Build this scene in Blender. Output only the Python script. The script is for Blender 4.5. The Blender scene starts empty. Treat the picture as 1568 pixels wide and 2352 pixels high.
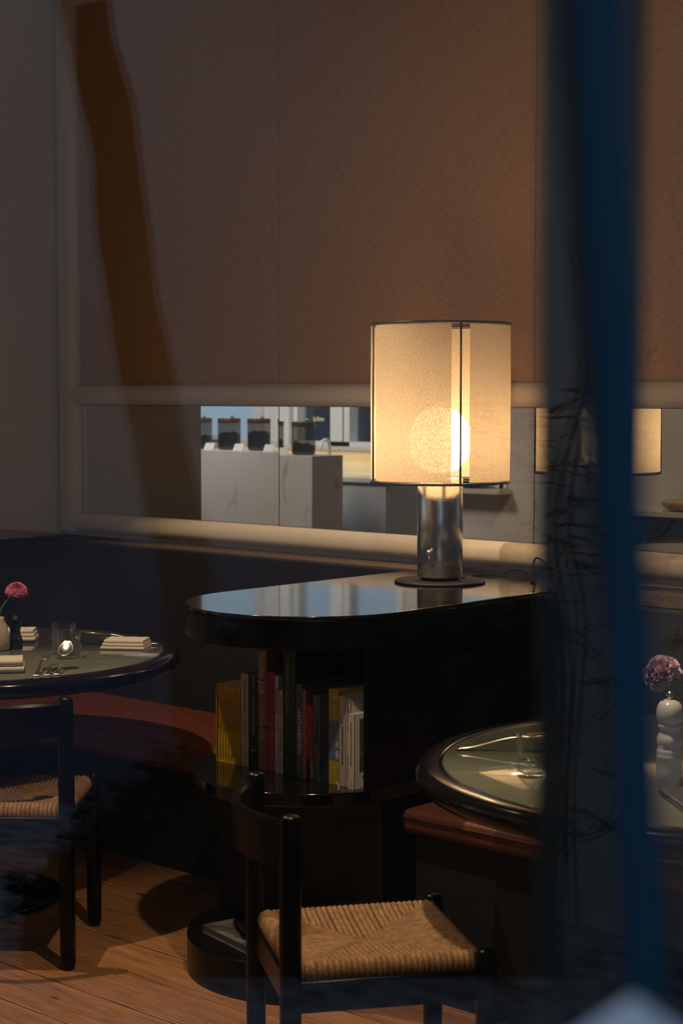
import bpy, bmesh, math, random
from mathutils import Vector, Matrix
random.seed(7)
R = math.radians
SC = bpy.context.scene
COL = SC.collection

# ------------------------------------------------------------------ camera, sky, exposure
CAM = Vector((5.82, -4.68, 1.55)); YAW = R(42.2); PITCH = math.atan(266 / 4000)
cd = bpy.data.cameras.new('camera'); cam = bpy.data.objects.new('camera', cd); COL.objects.link(cam)
cam.location = CAM; cam.rotation_euler = (R(90) - PITCH, 0, YAW)
cd.sensor_fit = 'HORIZONTAL'; cd.sensor_width = 24; cd.lens = 24 * 4000 / 1568
cd.clip_start = 0.05; cd.clip_end = 200
cd.dof.use_dof = True; cd.dof.focus_distance = 5.0; cd.dof.aperture_fstop = 5.6
SC.camera = cam
SC.cycles.max_bounces = 8; SC.cycles.diffuse_bounces = 3; SC.cycles.glossy_bounces = 5; SC.cycles.transmission_bounces = 4
SC.cycles.adaptive_threshold = 0.05
SC.cycles.transparent_max_bounces = 20          # two double-faced panes, then tumblers and jars
W = bpy.data.worlds.new('dusk_sky'); SC.world = W; W.use_nodes = True
wn = W.node_tree.nodes; wl = W.node_tree.links
W.cycles.sampling_method = 'NONE'          # an even sky needs no importance map
bg = wn['Background']; bg.inputs[0].default_value = (0.50, 0.66, 0.80, 1); bg.inputs[1].default_value = 0.84
vs = SC.view_settings
vs.view_transform = 'Standard'; vs.look = 'None'; vs.gamma = 1.0; vs.use_curve_mapping = False; vs.exposure = 0.0
FL = -0.085                      # floor level
WARM = (1.0, 0.74, 0.47)

# ------------------------------------------------------------------ materials
def mat(name, col, rough=0.5, metal=0.0, noise=None, bump=None, coat=0.0, spec=0.5, emit=None, aniso=None, stretch=None, col2=None, ior=None, trans=0.0, sheen=0.0):
    m = bpy.data.materials.new(name); m.use_nodes = True
    nt = m.node_tree; n = nt.nodes; l = nt.links; p = n['Principled BSDF']
    p.inputs['Base Color'].default_value = (*col, 1); p.inputs['Roughness'].default_value = rough
    p.inputs['Metallic'].default_value = metal; p.inputs['Coat Weight'].default_value = coat
    p.inputs['Coat Roughness'].default_value = 0.08
    p.inputs['Specular IOR Level'].default_value = spec; p.inputs['Transmission Weight'].default_value = trans
    p.inputs['Sheen Weight'].default_value = sheen
    if ior: p.inputs['IOR'].default_value = ior
    if emit:
        p.inputs['Emission Color'].default_value = (*emit[0], 1); p.inputs['Emission Strength'].default_value = emit[1]
    if noise or bump:
        tc = n.new('ShaderNodeTexCoord'); mp = n.new('ShaderNodeMapping'); l.new(tc.outputs['Object'], mp.inputs[0])
        if stretch: mp.inputs['Scale'].default_value = stretch
    if noise:
        t = n.new('ShaderNodeTexNoise'); t.inputs['Scale'].default_value = noise[0]; t.inputs['Detail'].default_value = 6
        l.new(mp.outputs[0], t.inputs[0])
        r = n.new('ShaderNodeValToRGB'); k = noise[1]
        c2 = col2 or tuple(c * (1 - k) for c in col)
        r.color_ramp.elements[0].color = (*c2, 1); r.color_ramp.elements[1].color = (*(min(1, c * (1 + k * .4)) for c in col), 1)
        r.color_ramp.elements[0].position = 0.3; r.color_ramp.elements[1].position = 0.7
        l.new(t.outputs[0], r.inputs[0]); l.new(r.outputs[0], p.inputs['Base Color'])
    if bump:
        t2 = n.new('ShaderNodeTexNoise'); t2.inputs['Scale'].default_value = bump[0]; t2.inputs['Detail'].default_value = 4
        l.new(mp.outputs[0], t2.inputs[0])
        b = n.new('ShaderNodeBump'); b.inputs['Strength'].default_value = bump[1]; b.inputs['Distance'].default_value = 0.01
        l.new(t2.outputs[0], b.inputs['Height']); l.new(b.outputs[0], p.inputs['Normal'])
    if aniso: p.inputs['Anisotropic'].default_value = aniso
    return m

def thin_glass(name, tint=(.97, .98, .98), ior=1.5):
    """thin-walled glass: clear, with Fresnel reflections at its rims"""
    m = bpy.data.materials.new(name); m.use_nodes = True; nt = m.node_tree; n = nt.nodes; l = nt.links
    n.remove(n['Principled BSDF'])
    t = n.new('ShaderNodeBsdfTransparent'); t.inputs[0].default_value = (*tint, 1)
    g = n.new('ShaderNodeBsdfGlossy'); g.inputs['Roughness'].default_value = 0.02
    lw = n.new('ShaderNodeLayerWeight'); lw.inputs[0].default_value = .5
    pw = n.new('ShaderNodeMath'); pw.operation = 'POWER'; pw.inputs[1].default_value = 3; l.new(lw.outputs['Facing'], pw.inputs[0])
    f = n.new('ShaderNodeMath'); f.operation = 'MULTIPLY_ADD'; f.inputs[1].default_value = .8; f.inputs[2].default_value = ((ior - 1) / (ior + 1)) ** 2; l.new(pw.outputs[0], f.inputs[0])
    x = n.new('ShaderNodeMixShader'); l.new(f.outputs[0], x.inputs[0])
    l.new(t.outputs[0], x.inputs[1]); l.new(g.outputs[0], x.inputs[2]); l.new(x.outputs[0], n['Material Output'].inputs[0])
    return m

def pane_mat(name, tint=(1, 1, 1), refl=0.05):
    """thin flat glazing: mostly clear, with a weak mirror reflection"""
    m = bpy.data.materials.new(name); m.use_nodes = True; nt = m.node_tree; n = nt.nodes; l = nt.links
    n.remove(n['Principled BSDF'])
    t = n.new('ShaderNodeBsdfTransparent'); t.inputs[0].default_value = (*tint, 1)
    g = n.new('ShaderNodeBsdfGlossy'); g.inputs['Roughness'].default_value = 0.0
    x = n.new('ShaderNodeMixShader'); x.inputs[0].default_value = refl
    l.new(t.outputs[0], x.inputs[1]); l.new(g.outputs[0], x.inputs[2]); l.new(x.outputs[0], n['Material Output'].inputs[0])
    return m

def shade_mat():
    m = bpy.data.materials.new('linen_shade'); m.use_nodes = True; nt = m.node_tree; n = nt.nodes; l = nt.links
    n.remove(n['Principled BSDF'])
    tc = n.new('ShaderNodeTexCoord'); mp = n.new('ShaderNodeMapping'); mp.inputs['Scale'].default_value = (1, 1, .55)
    l.new(tc.outputs['Object'], mp.inputs[0])
    t = n.new('ShaderNodeTexNoise'); t.inputs['Scale'].default_value = 330; t.inputs['Detail'].default_value = 4; l.new(mp.outputs[0], t.inputs[0])
    r = n.new('ShaderNodeValToRGB'); r.color_ramp.elements[0].position = .32; r.color_ramp.elements[1].position = .66
    r.color_ramp.elements[0].color = (.62, .49, .33, 1); r.color_ramp.elements[1].color = (.86, .75, .57, 1)
    l.new(t.outputs[0], r.inputs[0])
    d = n.new('ShaderNodeBsdfDiffuse'); tr = n.new('ShaderNodeBsdfTranslucent'); x = n.new('ShaderNodeMixShader'); x.inputs[0].default_value = .31
    l.new(r.outputs[0], d.inputs[0]); l.new(r.outputs[0], tr.inputs[0])
    l.new(d.outputs[0], x.inputs[1]); l.new(tr.outputs[0], x.inputs[2])
    tp = n.new('ShaderNodeBsdfTransparent'); y = n.new('ShaderNodeMixShader')      # open weave lets a little light straight through
    wr = n.new('ShaderNodeMapRange'); wr.inputs['From Min'].default_value = .42; wr.inputs['From Max'].default_value = .75; wr.inputs['To Min'].default_value = 0; wr.inputs['To Max'].default_value = .055
    l.new(t.outputs[0], wr.inputs[0]); l.new(wr.outputs[0], y.inputs[0])
    l.new(x.outputs[0], y.inputs[1]); l.new(tp.outputs[0], y.inputs[2]); l.new(y.outputs[0], n['Material Output'].inputs[0])
    return m

def wood_floor_mat():
    m = bpy.data.materials.new('pine_boards'); m.use_nodes = True; nt = m.node_tree; n = nt.nodes; l = nt.links; p = n['Principled BSDF']
    tc = n.new('ShaderNodeTexCoord'); oi = n.new('ShaderNodeObjectInfo')
    add = n.new('ShaderNodeVectorMath'); add.operation = 'ADD'
    mul = n.new('ShaderNodeVectorMath'); mul.operation = 'SCALE'; mul.inputs['Scale'].default_value = 3.1
    cmb = n.new('ShaderNodeCombineXYZ'); l.new(oi.outputs['Random'], cmb.inputs[0]); l.new(oi.outputs['Random'], cmb.inputs[1]); l.new(oi.outputs['Random'], cmb.inputs[2])
    l.new(cmb.outputs[0], mul.inputs[0]); l.new(tc.outputs['Object'], add.inputs[0]); l.new(mul.outputs[0], add.inputs[1])
    mp = n.new('ShaderNodeMapping'); mp.inputs['Scale'].default_value = (.9, 9, 4); l.new(add.outputs[0], mp.inputs[0])
    t = n.new('ShaderNodeTexNoise'); t.inputs['Scale'].default_value = 2.6; t.inputs['Detail'].default_value = 7; t.inputs['Distortion'].default_value = 1.5; l.new(mp.outputs[0], t.inputs[0])
    w = n.new('ShaderNodeTexWave'); w.wave_type = 'BANDS'; w.bands_direction = 'Y'; w.inputs['Scale'].default_value = 4.2; w.inputs['Distortion'].default_value = 9; w.inputs['Detail'].default_value = 3; w.inputs['Detail Scale'].default_value = .7
    l.new(mp.outputs[0], w.inputs[0])
    mx = n.new('ShaderNodeMix'); mx.data_type = 'FLOAT'; mx.inputs[0].default_value = .4; l.new(t.outputs[0], mx.inputs[2]); l.new(w.outputs[1], mx.inputs[3])
    r = n.new('ShaderNodeValToRGB'); e = r.color_ramp.elements
    e[0].position = .2; e[0].color = (.05, .019, .007, 1); e[1].position = .75; e[1].color = (.40, .195, .078, 1)
    k = e.new(.45); k.color = (.26, .115, .042, 1)
    l.new(mx.outputs[0], r.inputs[0])
    # knots
    mp2 = n.new('ShaderNodeMapping'); mp2.inputs['Scale'].default_value = (1.6, 4.5, 1); l.new(add.outputs[0], mp2.inputs[0])
    v = n.new('ShaderNodeTexVoronoi'); v.inputs['Scale'].default_value = 1.6; l.new(mp2.outputs[0], v.inputs[0])
    kr = n.new('ShaderNodeValToRGB'); kr.color_ramp.elements[0].position = .035; kr.color_ramp.elements[0].color = (.16, .12, .1, 1); kr.color_ramp.elements[1].position = .085; kr.color_ramp.elements[1].color = (1, 1, 1, 1)
    l.new(v.outputs[0], kr.inputs[0])
    m2 = n.new('ShaderNodeMix'); m2.data_type = 'RGBA'; m2.blend_type = 'MULTIPLY'; m2.inputs[0].default_value = 1
    l.new(r.outputs[0], m2.inputs[6]); l.new(kr.outputs[0], m2.inputs[7])
    l.new(m2.outputs[2], p.inputs['Base Color'])
    p.inputs['Roughness'].default_value = .5
    b = n.new('ShaderNodeBump'); b.inputs['Strength'].default_value = .15; b.inputs['Distance'].default_value = .004; l.new(t.outputs[0], b.inputs['Height']); l.new(b.outputs[0], p.inputs['Normal'])
    return m

def marble_mat(name, a=(.62, .60, .57), b=(.30, .29, .28), rough=.3):
    m = bpy.data.materials.new(name); m.use_nodes = True; nt = m.node_tree; n = nt.nodes; l = nt.links; p = n['Principled BSDF']
    tc = n.new('ShaderNodeTexCoord'); mp = n.new('ShaderNodeMapping'); mp.inputs['Rotation'].default_value = (0, R(35), 0); mp.inputs['Scale'].default_value = (1, 1, .35); l.new(tc.outputs['Object'], mp.inputs[0])
    t = n.new('ShaderNodeTexNoise'); t.inputs['Scale'].default_value = 11; t.inputs['Detail'].default_value = 8; t.inputs['Distortion'].default_value = .8; l.new(mp.outputs[0], t.inputs[0])
    r = n.new('ShaderNodeValToRGB'); e = r.color_ramp.elements; e[0].position = .27; e[0].color = (*b, 1); e[1].position = .40; e[1].color = (*a, 1)
    l.new(t.outputs[0], r.inputs[0]); l.new(r.outputs[0], p.inputs['Base Color']); p.inputs['Roughness'].default_value = rough
    return m

M = {}
M['plaster'] = mat('warm_white_plaster', (.58, .52, .46), .75, bump=(60, .12))
M['ceil'] = mat('ceiling_paint', (.5, .47, .43), .8, bump=(40, .05))
M['rail'] = mat('cream_lacquer', (.64, .565, .47), .42, bump=(25, .03))
M['panel'] = mat('hessian_wallcover', (.48, .266, .108), .8, noise=(170, .26), bump=(420, .4), stretch=(.22, 1, 1.0))
M['mirror'] = mat('mirror_silver', (.80, .82, .82), .0, 1.0)
M['edge'] = mat('mirror_edge', (.03, .03, .03), .3, .6)
M['board'] = wood_floor_mat()
M['sub'] = mat('subfloor', (.012, .008, .006), .9, bump=(10, .1))
M['black'] = mat('black_lacquer', (.0016, .0016, .0022), .3, spec=.22, bump=(90, .01))
M['gloss'] = mat('polished_black_shelf', (.003, .003, .0035), .09, noise=(9, .3), coat=.3)
M['top'] = mat('patinated_black_top', (.010, .010, .011), .12, noise=(9, .4), coat=.5, bump=(30, .008))
M['cloth'] = mat('dark_navy_upholstery', (.0045, .005, .009), .8, bump=(300, .25))
M['grille'] = mat('bronze_grille', (.12, .085, .06), .45, bump=(60, .04))
M['rust'] = mat('rust_leather', (.125, .030, .006), .5, noise=(24, .25), bump=(220, .18))
M['brown'] = mat('brown_leather', (.11, .034, .019), .45, noise=(24, .2), bump=(220, .18))
M['steel'] = mat('brushed_steel', (.80, .79, .77), .2, 1.0, aniso=.75, bump=(8, .04), stretch=(1, 1, 60))
M['disc'] = mat('blackened_disc', (.035, .03, .026), .5, .3, bump=(220, .08))
M['shade'] = shade_mat()
M['bulb'] = mat('opal_bulb', (1, .9, .75), .3, emit=((1.0, .68, .38), 18), noise=None)
M['wire'] = mat('dark_wire', (.10, .08, .065), .4, .7, bump=(60, .02))
M['cord'] = mat('black_cord', (.006, .004, .004), .7, spec=.15, bump=(200, .1))
M['inset'] = mat('sage_tabletop', (.16, .175, .135), .035, noise=(7, .18), coat=.9, bump=(6, .004))
M['rim'] = mat('dark_navy_rim', (.006, .006, .009), .13, spec=.35, noise=(12, .3))
M['cream'] = mat('cream_linen', (.66, .60, .50), .85, bump=(400, .15))
M['silver'] = mat('polished_cutlery', (.86, .80, .72), .2, 1.0, bump=(40, .01))
M['glass'] = thin_glass('tumbler_glass')
M['water'] = thin_glass('water', (.93, .96, 1.0), 1.33)
M['pane'] = pane_mat('window_glass', (1, 1, 1), .066)
M['pane2'] = pane_mat('window_glass_inner', (1, 1, 1), .055)
M['paneb'] = pane_mat('annex_glass', (.95, .97, .98), .06)
M['smoke'] = pane_mat('smoked_glass', (.52, .47, .42), .07)
M['vase'] = mat('cream_stoneware', (.50, .44, .35), .55, noise=(30, .08), bump=(90, .05))
M['bmill'] = mat('dark_painted_mill', (.010, .011, .018), .3, bump=(60, .02))
M['wmill'] = mat('white_lacquer_mill', (.78, .80, .82), .12, coat=.8, bump=(60, .006))
M['petal'] = mat('pink_petal', (.70, .17, .27), .6, noise=(60, .2), bump=(90, .1))
M['petal2'] = mat('pale_pink_petal', (.90, .74, .86), .6, noise=(70, .3), col2=(.66, .36, .50))
M['stem'] = mat('green_stem', (.10, .15, .06), .5, noise=(50, .3))
M['rush'] = mat('rush_cord', (.30, .16, .062), .7, noise=(55, .4), bump=(260, .3))
M['laptop'] = mat('grey_aluminium', (.42, .42, .44), .35, 1.0, bump=(300, .02))
M['marble'] = marble_mat('white_marble')
M['stone'] = marble_mat('pale_stone', (.60, .56, .48), (.42, .38, .32))
M['white'] = mat('white_paint', (.72, .72, .68), .5, bump=(30, .03))
M['greydoor'] = mat('pale_grey_doors', (.36, .38, .37), .5, bump=(30, .03))
M['bean'] = mat('dark_contents', (.012, .010, .010), .6, noise=(80, .3), bump=(90, .8))
M['lid'] = mat('oxblood_lid', (.10, .026, .018), .35, noise=(40, .2))
M['chrome'] = mat('chrome', (.8, .8, .8), .08, 1.0, bump=(20, .004))
M['wood'] = mat('pale_turned_wood', (.55, .40, .22), .5, noise=(14, .25), stretch=(1, 1, 6))
M['ochre'] = mat('glowing_splash', (.66, .55, .36), .5, noise=(4, .1))
M['barpaint'] = mat('window_bar_paint', (.006, .005, .005), .6, bump=(60, .1))
M['blue'] = mat('blue_paint', (.0012, .030, .070), .6, spec=.2, noise=(30, .1))
M['render'] = mat('mauve_render', (.52, .46, .46), .9, noise=(1.3, .12), bump=(18, .5))
M['plinthstone'] = mat('blue_grey_plinth', (.10, .115, .21), .8, noise=(5, .3), bump=(14, .4))  # for the dark band added to dim the reflected lower wall
M['bark'] = mat('dark_bark', (.02, .016, .012), .9, noise=(14, .4), bump=(16, .8))
M['leaf'] = mat('dark_leaf', (.014, .022, .010), .6, noise=(20, .4))
M['gravel'] = mat('bluish_gravel', (.24, .27, .33), .9, noise=(16, .8), bump=(40, 1.0))
M['slate'] = mat('dark_blue_door', (.022, .034, .05), .5, noise=(6, .3))  # for the dark board added behind the lettered window
M['pale'] = mat('pale_board', (.62, .66, .80), .6, bump=(30, .02))
M['gold'] = mat('gold_lettering', (.75, .62, .25), .5, emit=((.9, .8, .35), .35))  # faint emission added so the letters stand out; they are no lamp

def paint(name, col, rough=.55):
    key = 'p_' + name
    if key not in M: M[key] = mat('print_' + name, col, rough, noise=(40, .08))
    return M[key]

# ------------------------------------------------------------------ mesh helpers
class MB:
    def __init__(s): s.v = []; s.f = []; s.sm = []
    def add(s, vs, fs, smooth=False):
        o = len(s.v); s.v += [tuple(v) for v in vs]; s.f += [tuple(i + o for i in f) for f in fs]; s.sm += [smooth] * len(fs); return s
    def box(s, x0, x1, y0, y1, z0, z1):
        v = [(x, y, z) for z in (z0, z1) for y in (y0, y1) for x in (x0, x1)]
        return s.add(v, [(0, 2, 3, 1), (4, 5, 7, 6), (0, 1, 5, 4), (2, 6, 7, 3), (0, 4, 6, 2), (1, 3, 7, 5)])
    def lathe(s, prof, n=32, c=(0, 0, 0), a0=0, a1=2 * math.pi, smooth=True):
        full = abs(a1 - a0 - 2 * math.pi) < 1e-6; m = n if full else n + 1
        vs = []
        for r, z in prof:
            for i in range(m):
                a = a0 + (a1 - a0) * i / n; vs.append((c[0] + r * math.cos(a), c[1] + r * math.sin(a), c[2] + z))
        fs = []
        for j in range(len(prof) - 1):
            for i in range(n):
                k = (i + 1) % m
                fs.append((j * m + i, j * m + k, (j + 1) * m + k, (j + 1) * m + i))
        return s.add(vs, fs, smooth)
    def tube(s, pts, r, n=8, caps=True, smooth=True, flat=1.0):
        pts = [Vector(p) for p in pts]; N = len(pts)
        rr = r if isinstance(r, (list, tuple)) else [r] * N
        vs = []; prev = None
        for i, p in enumerate(pts):
            t = (pts[min(i + 1, N - 1)] - pts[max(i - 1, 0)]).normalized()
            if prev is None:
                a = Vector((0, 0, 1)) if abs(t.z) < .9 else Vector((1, 0, 0))
                u = t.cross(a).normalized()
            else:
                u = (prev - t * prev.dot(t)).normalized()
            prev = u; w = t.cross(u)
            for k in range(n):
                a = 2 * math.pi * k / n; vs.append(p + (u * math.cos(a) + w * math.sin(a) * flat) * rr[i])
        fs = [(i * n + k, i * n + (k + 1) % n, (i + 1) * n + (k + 1) % n, (i + 1) * n + k) for i in range(N - 1) for k in range(n)]
        if caps: fs += [tuple(reversed(range(n))), tuple(range((N - 1) * n, N * n))]
        return s.add(vs, fs, smooth)
    def prism(s, poly, z0, z1):
        n = len(poly); vs = [(x, y, z0) for x, y in poly] + [(x, y, z1) for x, y in poly]
        fs = [tuple(reversed(range(n))), tuple(range(n, 2 * n))] + [(i, (i + 1) % n, n + (i + 1) % n, n + i) for i in range(n)]
        return s.add(vs, fs)
    def sphere(s, c, r, n=16, m=10, sc=(1, 1, 1)):
        prof = [(math.sin(math.pi * j / m) * r, -math.cos(math.pi * j / m) * r) for j in range(m + 1)]
        vs = []
        for rr, z in prof:
            for i in range(n):
                a = 2 * math.pi * i / n; vs.append((c[0] + rr * math.cos(a) * sc[0], c[1] + rr * math.sin(a) * sc[1], c[2] + z * sc[2]))
        fs = [(j * n + i, j * n + (i + 1) % n, (j + 1) * n + (i + 1) % n, (j + 1) * n + i) for j in range(m) for i in range(n)]
        return s.add(vs, fs, True)
    def build(s, name, m, parent=None, loc=(0, 0, 0), bevel=0, seg=2, merge=False, rot=None):
        me = bpy.data.meshes.new(name); me.from_pydata(s.v, [], s.f); me.update()
        me.polygons.foreach_set('use_smooth', s.sm)
        if merge or bevel:
            b = bmesh.new(); b.from_mesh(me); bmesh.ops.remove_doubles(b, verts=b.verts, dist=1e-5)
            if bevel:
                es = [e for e in b.edges if len(e.link_faces) == 2 and e.calc_face_angle(0) > .6]
                for f in b.faces: f.smooth = False
                res = bmesh.ops.bevel(b, geom=es, offset=bevel, segments=seg, profile=.5, affect='EDGES')
                for f in res['faces']: f.smooth = True
            bmesh.ops.recalc_face_normals(b, faces=b.faces); b.to_mesh(me); b.free()
        o = bpy.data.objects.new(name, me); COL.objects.link(o); o.data.materials.append(m if not isinstance(m, str) else M[m])
        o.location = loc
        if rot: o.rotation_euler = rot
        if parent: o.parent = parent
        return o

def tag(o, label, cat, group=None):
    o['label'] = label; o['category'] = cat
    if group: o['group'] = group
    return o
def thing(name, label, cat, loc=(0, 0, 0), rz=0, group=None):
    o = bpy.data.objects.new(name, None); COL.objects.link(o); o.location = loc; o.rotation_euler = (0, 0, rz); o.empty_display_size = .05
    return tag(o, label, cat, group)
def struct(o): o['kind'] = 'structure'; return o
def box(name, m, x0, x1, y0, y1, z0, z1, parent=None, bevel=0):
    return MB().box(x0, x1, y0, y1, z0, z1).build(name, m, parent, bevel=bevel)
def copy_tree(o, parent=None):
    c = o.copy(); COL.objects.link(c); c.parent = parent
    for ch in o.children: copy_tree(ch, c)
    return c
def text(s, size, p, xdir, ydir, m, parent, name='lettering', align='LEFT', sx=1.0, fit=None):
    cu = bpy.data.curves.new('t', 'FONT'); cu.body = s; cu.size = size; cu.extrude = .0003; cu.align_x = align; cu.align_y = 'CENTER'; cu.resolution_u = 3
    to = bpy.data.objects.new('t', cu); COL.objects.link(to)
    dg = bpy.context.evaluated_depsgraph_get(); me = bpy.data.meshes.new_from_object(to.evaluated_get(dg))
    bpy.data.objects.remove(to); bpy.data.curves.remove(cu)
    if fit:                                                   # printed length and largest letter height
        wx = max(v.co.x for v in me.vertices) - min(v.co.x for v in me.vertices)
        k_ = min(fit[0] / wx, fit[1] / size); me.transform(Matrix.Diagonal((fit[0] / wx, k_, 1, 1)))
    me.name = name; me.materials.clear(); me.materials.append(m)
    x = Vector(xdir).normalized(); y = Vector(ydir).normalized(); z = x.cross(y)
    mtx = Matrix((x * sx, y, z)).transposed().to_4x4(); mtx.translation = Vector(p); me.transform(mtx)
    o = bpy.data.objects.new(name, me); COL.objects.link(o); o.parent = parent
    return o
def stadium(cx, cy, r, yend, n=40):
    return [(cx - r, yend)] + [(cx + r * math.cos(math.pi + math.pi * i / n), cy + r * math.sin(math.pi + math.pi * i / n)) for i in range(n + 1)] + [(cx + r, yend)]

# ------------------------------------------------------------------ room shell
XR = 7.2; XL = -5.2; YF = -4.1; CE = 3.42
floor = struct(box('floor', 'sub', XL, XR, YF, .02, FL - .12, FL - .024))
bw = .185; blen = 2.4
bm_ = MB().box(-blen / 2 + .0012, blen / 2 - .0012, -bw / 2 + .0021, bw / 2 - .0021, -.024, 0)
proto = None
for j in range(int(4.1 / bw) + 1):
    y = -bw / 2 - j * bw - .01
    if y - bw / 2 < YF - .02: continue
    off = random.uniform(0, blen)
    for i in range(-2, 5):
        x = i * blen + off
        if x - blen / 2 > XR or x + blen / 2 < -4.0: continue
        if proto is None:
            o = proto = bm_.build('floorboard', 'board', floor, bevel=.002, seg=1)
        else:
            o = proto.copy(); COL.objects.link(o); o.parent = floor
        o.location = (x, y, FL - random.uniform(0, .0012))
struct(box('ceiling', 'ceil', XL, XR, YF, .1, CE, CE + .1))
wall_back = struct(box('wall_back', 'plaster', XL, XR, 0.012, .14, FL - .1, CE))
struct(box('wall_left', 'plaster', -.12, 0, -.80, .012, FL - .1, CE))
struct(box('wall_far_left', 'plaster', XL - .12, XL, YF, .14, FL - .1, CE))
struct(box('wall_right', 'plaster', XR, XR + .12, YF, .14, FL - .1, CE))

# front wall with openings
wf = MB()
def piece(x0, x1, z0, z1): wf.box(x0, x1, YF - .08, YF, z0, z1)
ZS, ZT = .45, 3.05
openings = [(-4.6, -2.90, 1.235, 2.7), (-2.36, -1.42, 1.235, 2.7), (-1.05, -.60, 1.0, 2.7), (4.25, 6.6, ZS, ZT)]
xs = XL
for (a, b, z0, z1) in openings:
    piece(xs, a, FL - .3, CE); piece(a, b, FL - .3, z0); piece(a, b, z1, CE); xs = b
piece(xs, XR, FL - .3, CE)
struct(wf.build('wall_front', 'plaster'))

# back wall panelling
seams = [0.118, 1.274, 2.440, 3.606, 4.772, 5.94]
ZM0, ZM1, ZP0, ZP1 = 1.064, 1.513, 1.596, 3.148
for i in range(5):
    p = MB().box(seams[i] + .0012, seams[i + 1] - .0012, -.012, .012, ZP0, ZP1).build('fabric_panel', 'panel', wall_back, bevel=.0015, seg=1)
def rail(name, x0, x1, z0, z1, vert=False, d=.052):
    """soft rounded frame member: flat middle with quarter-round shoulders"""
    s = MB(); n = 7; prof = []
    a, b = (x0, x1) if vert else (z0, z1); w = b - a; r = min(w * .46, .036)
    for i in range(n + 1):
        t = math.pi / 2 * i / n; prof.append((a + r - r * math.cos(t), d - r + r * math.sin(t)))
    for i in range(n + 1):
        t = math.pi / 2 * i / n; prof.append((b - r + r * math.sin(t), d - r + r * math.cos(t)))
    prof = [(a, -.01)] + prof + [(b, -.01)]
    e0, e1 = (z0, z1) if vert else (x0, x1); k = len(prof)
    vs = []
    for e in (e0, e1):
        for q, dd in prof: vs.append((q, -dd, e) if vert else (e, -dd, q))
    fs = [(i, i + 1, k + i + 1, k + i) for i in range(k - 1)] + [tuple(range(k)), tuple(reversed(range(k, 2 * k)))]
    s.add(vs, fs, True); o = s.build(name, 'rail', merge=True)
    try: o.data.set_sharp_from_angle(angle=R(60))
    except Exception: pass
    return struct(o)
rail('trim_1', .002, .118, .986, ZP1 + .1, True)
rail('trim_2', .09, 5.95, ZM1, ZP0)
rail('trim_3', .09, 5.95, .986, ZM0)
rail('trim_4', .09, 5.95, ZP1, ZP1 + .1)
mlab = ['long mirror pane at the corner end of the wall strip', 'mirror pane behind the lit table lamp', 'mirror pane to the right of the lamp, partly behind the window bar', 'mirror pane at the far right end of the strip', 'last mirror pane beyond the window bar']
for i in range(5):
    a, b = seams[i], seams[i + 1]; w = b - a; h = ZM1 - ZM0
    root = thing('mirror_pane', mlab[i], 'mirror', ((a + b) / 2, 0, ZM0), 0, 'mirror strip along the back wall')
    yaw, tilt = [(0, 0), (.012, -.0024), (.0, .0003), (.001, 0), (0, 0)][i]
    root.rotation_euler = (tilt, 0, yaw)
    MB().box(-w / 2 + .0022, w / 2 - .0022, -.008, .004, .002, h - .002).build('silvered_glass', 'mirror', root)
    MB().box(-w / 2 - .0003, -w / 2 + .0021, -.009, .004, 0, h).build('edge_strip', 'edge', root)
    MB().box(w / 2 - .0021, w / 2 + .0003, -.009, .004, 0, h).build('edge_strip', 'edge', root)

# ledge with ventilation grille behind the banquette
ZL = .966
ledge = struct(box('trim_5', 'grille', 0.0, 2.086, -.17, .01, ZL - .05, ZL - .012))
sl = None
for k in range(7):
    if sl is None: o = sl = MB().box(.35, 2.084, -.007, .007, -.012, 0).build('grille_slat', 'grille', ledge, bevel=.001, seg=1)
    else: o = sl.copy(); COL.objects.link(o); o.parent = ledge
    o.location = (0, -.04 - k * .019, ZL)
MB().box(.0, .345, -.168, .0, -.012, 0).build('ledge_board', 'grille', ledge, loc=(0, 0, ZL))
struct(box('trim_6', 'grille', 2.794, 5.9, -.17, .01, ZL - .05, ZL - .012))

# ------------------------------------------------------------------ banquettes
def arc(c, r, a0, a1, n): return [(c[0] + r * math.cos(R(a0 + (a1 - a0) * i / n)), c[1] + r * math.sin(R(a0 + (a1 - a0) * i / n))) for i in range(n + 1)]
bq = thing('corner_banquette', 'rust leather corner banquette with a tall dark curved back', 'banquette', (0, 0, FL))
front = [(2.084, -.205)] + arc((.50, -.50), .295, 90, 180, 14) + [(.205, -.92)]
poly = front + [(.005, -.92), (.005, -.18), (2.084, -.18)]
MB().prism(poly, .30 - FL, ZL - .002 - FL).build('backrest', 'cloth', bq, bevel=.006)
seat = [(2.084, -.206)] + arc((.50, -.50), .294, 90, 180, 14) + [(.206, -.92), (.74, -.92)] + arc((.92, -.90), .18, 180, 90, 8) + [(2.084, -.72)]
MB().prism(seat, .27 - FL, .37 - FL).build('seat_cushion', 'rust', bq, bevel=.025, seg=4)
base = [(2.06, -.22)] + [(.22, -.22), (.22, -.90), (.70, -.90)] + arc((.90, -.87), .2, 180, 90, 8) + [(2.06, -.67)]
MB().prism(base, 0, .27 - FL).build('plinth', 'cloth', bq)
pip = [(2.08, -.712)] + [(1.2, -.712)] + arc((.92, -.90), .188, 90, 180, 8) + [(.732, -.915)]
MB().tube([(x, y, .345 - FL) for x, y in pip], .004, 6).build('piping', 'rust', bq)

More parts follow.
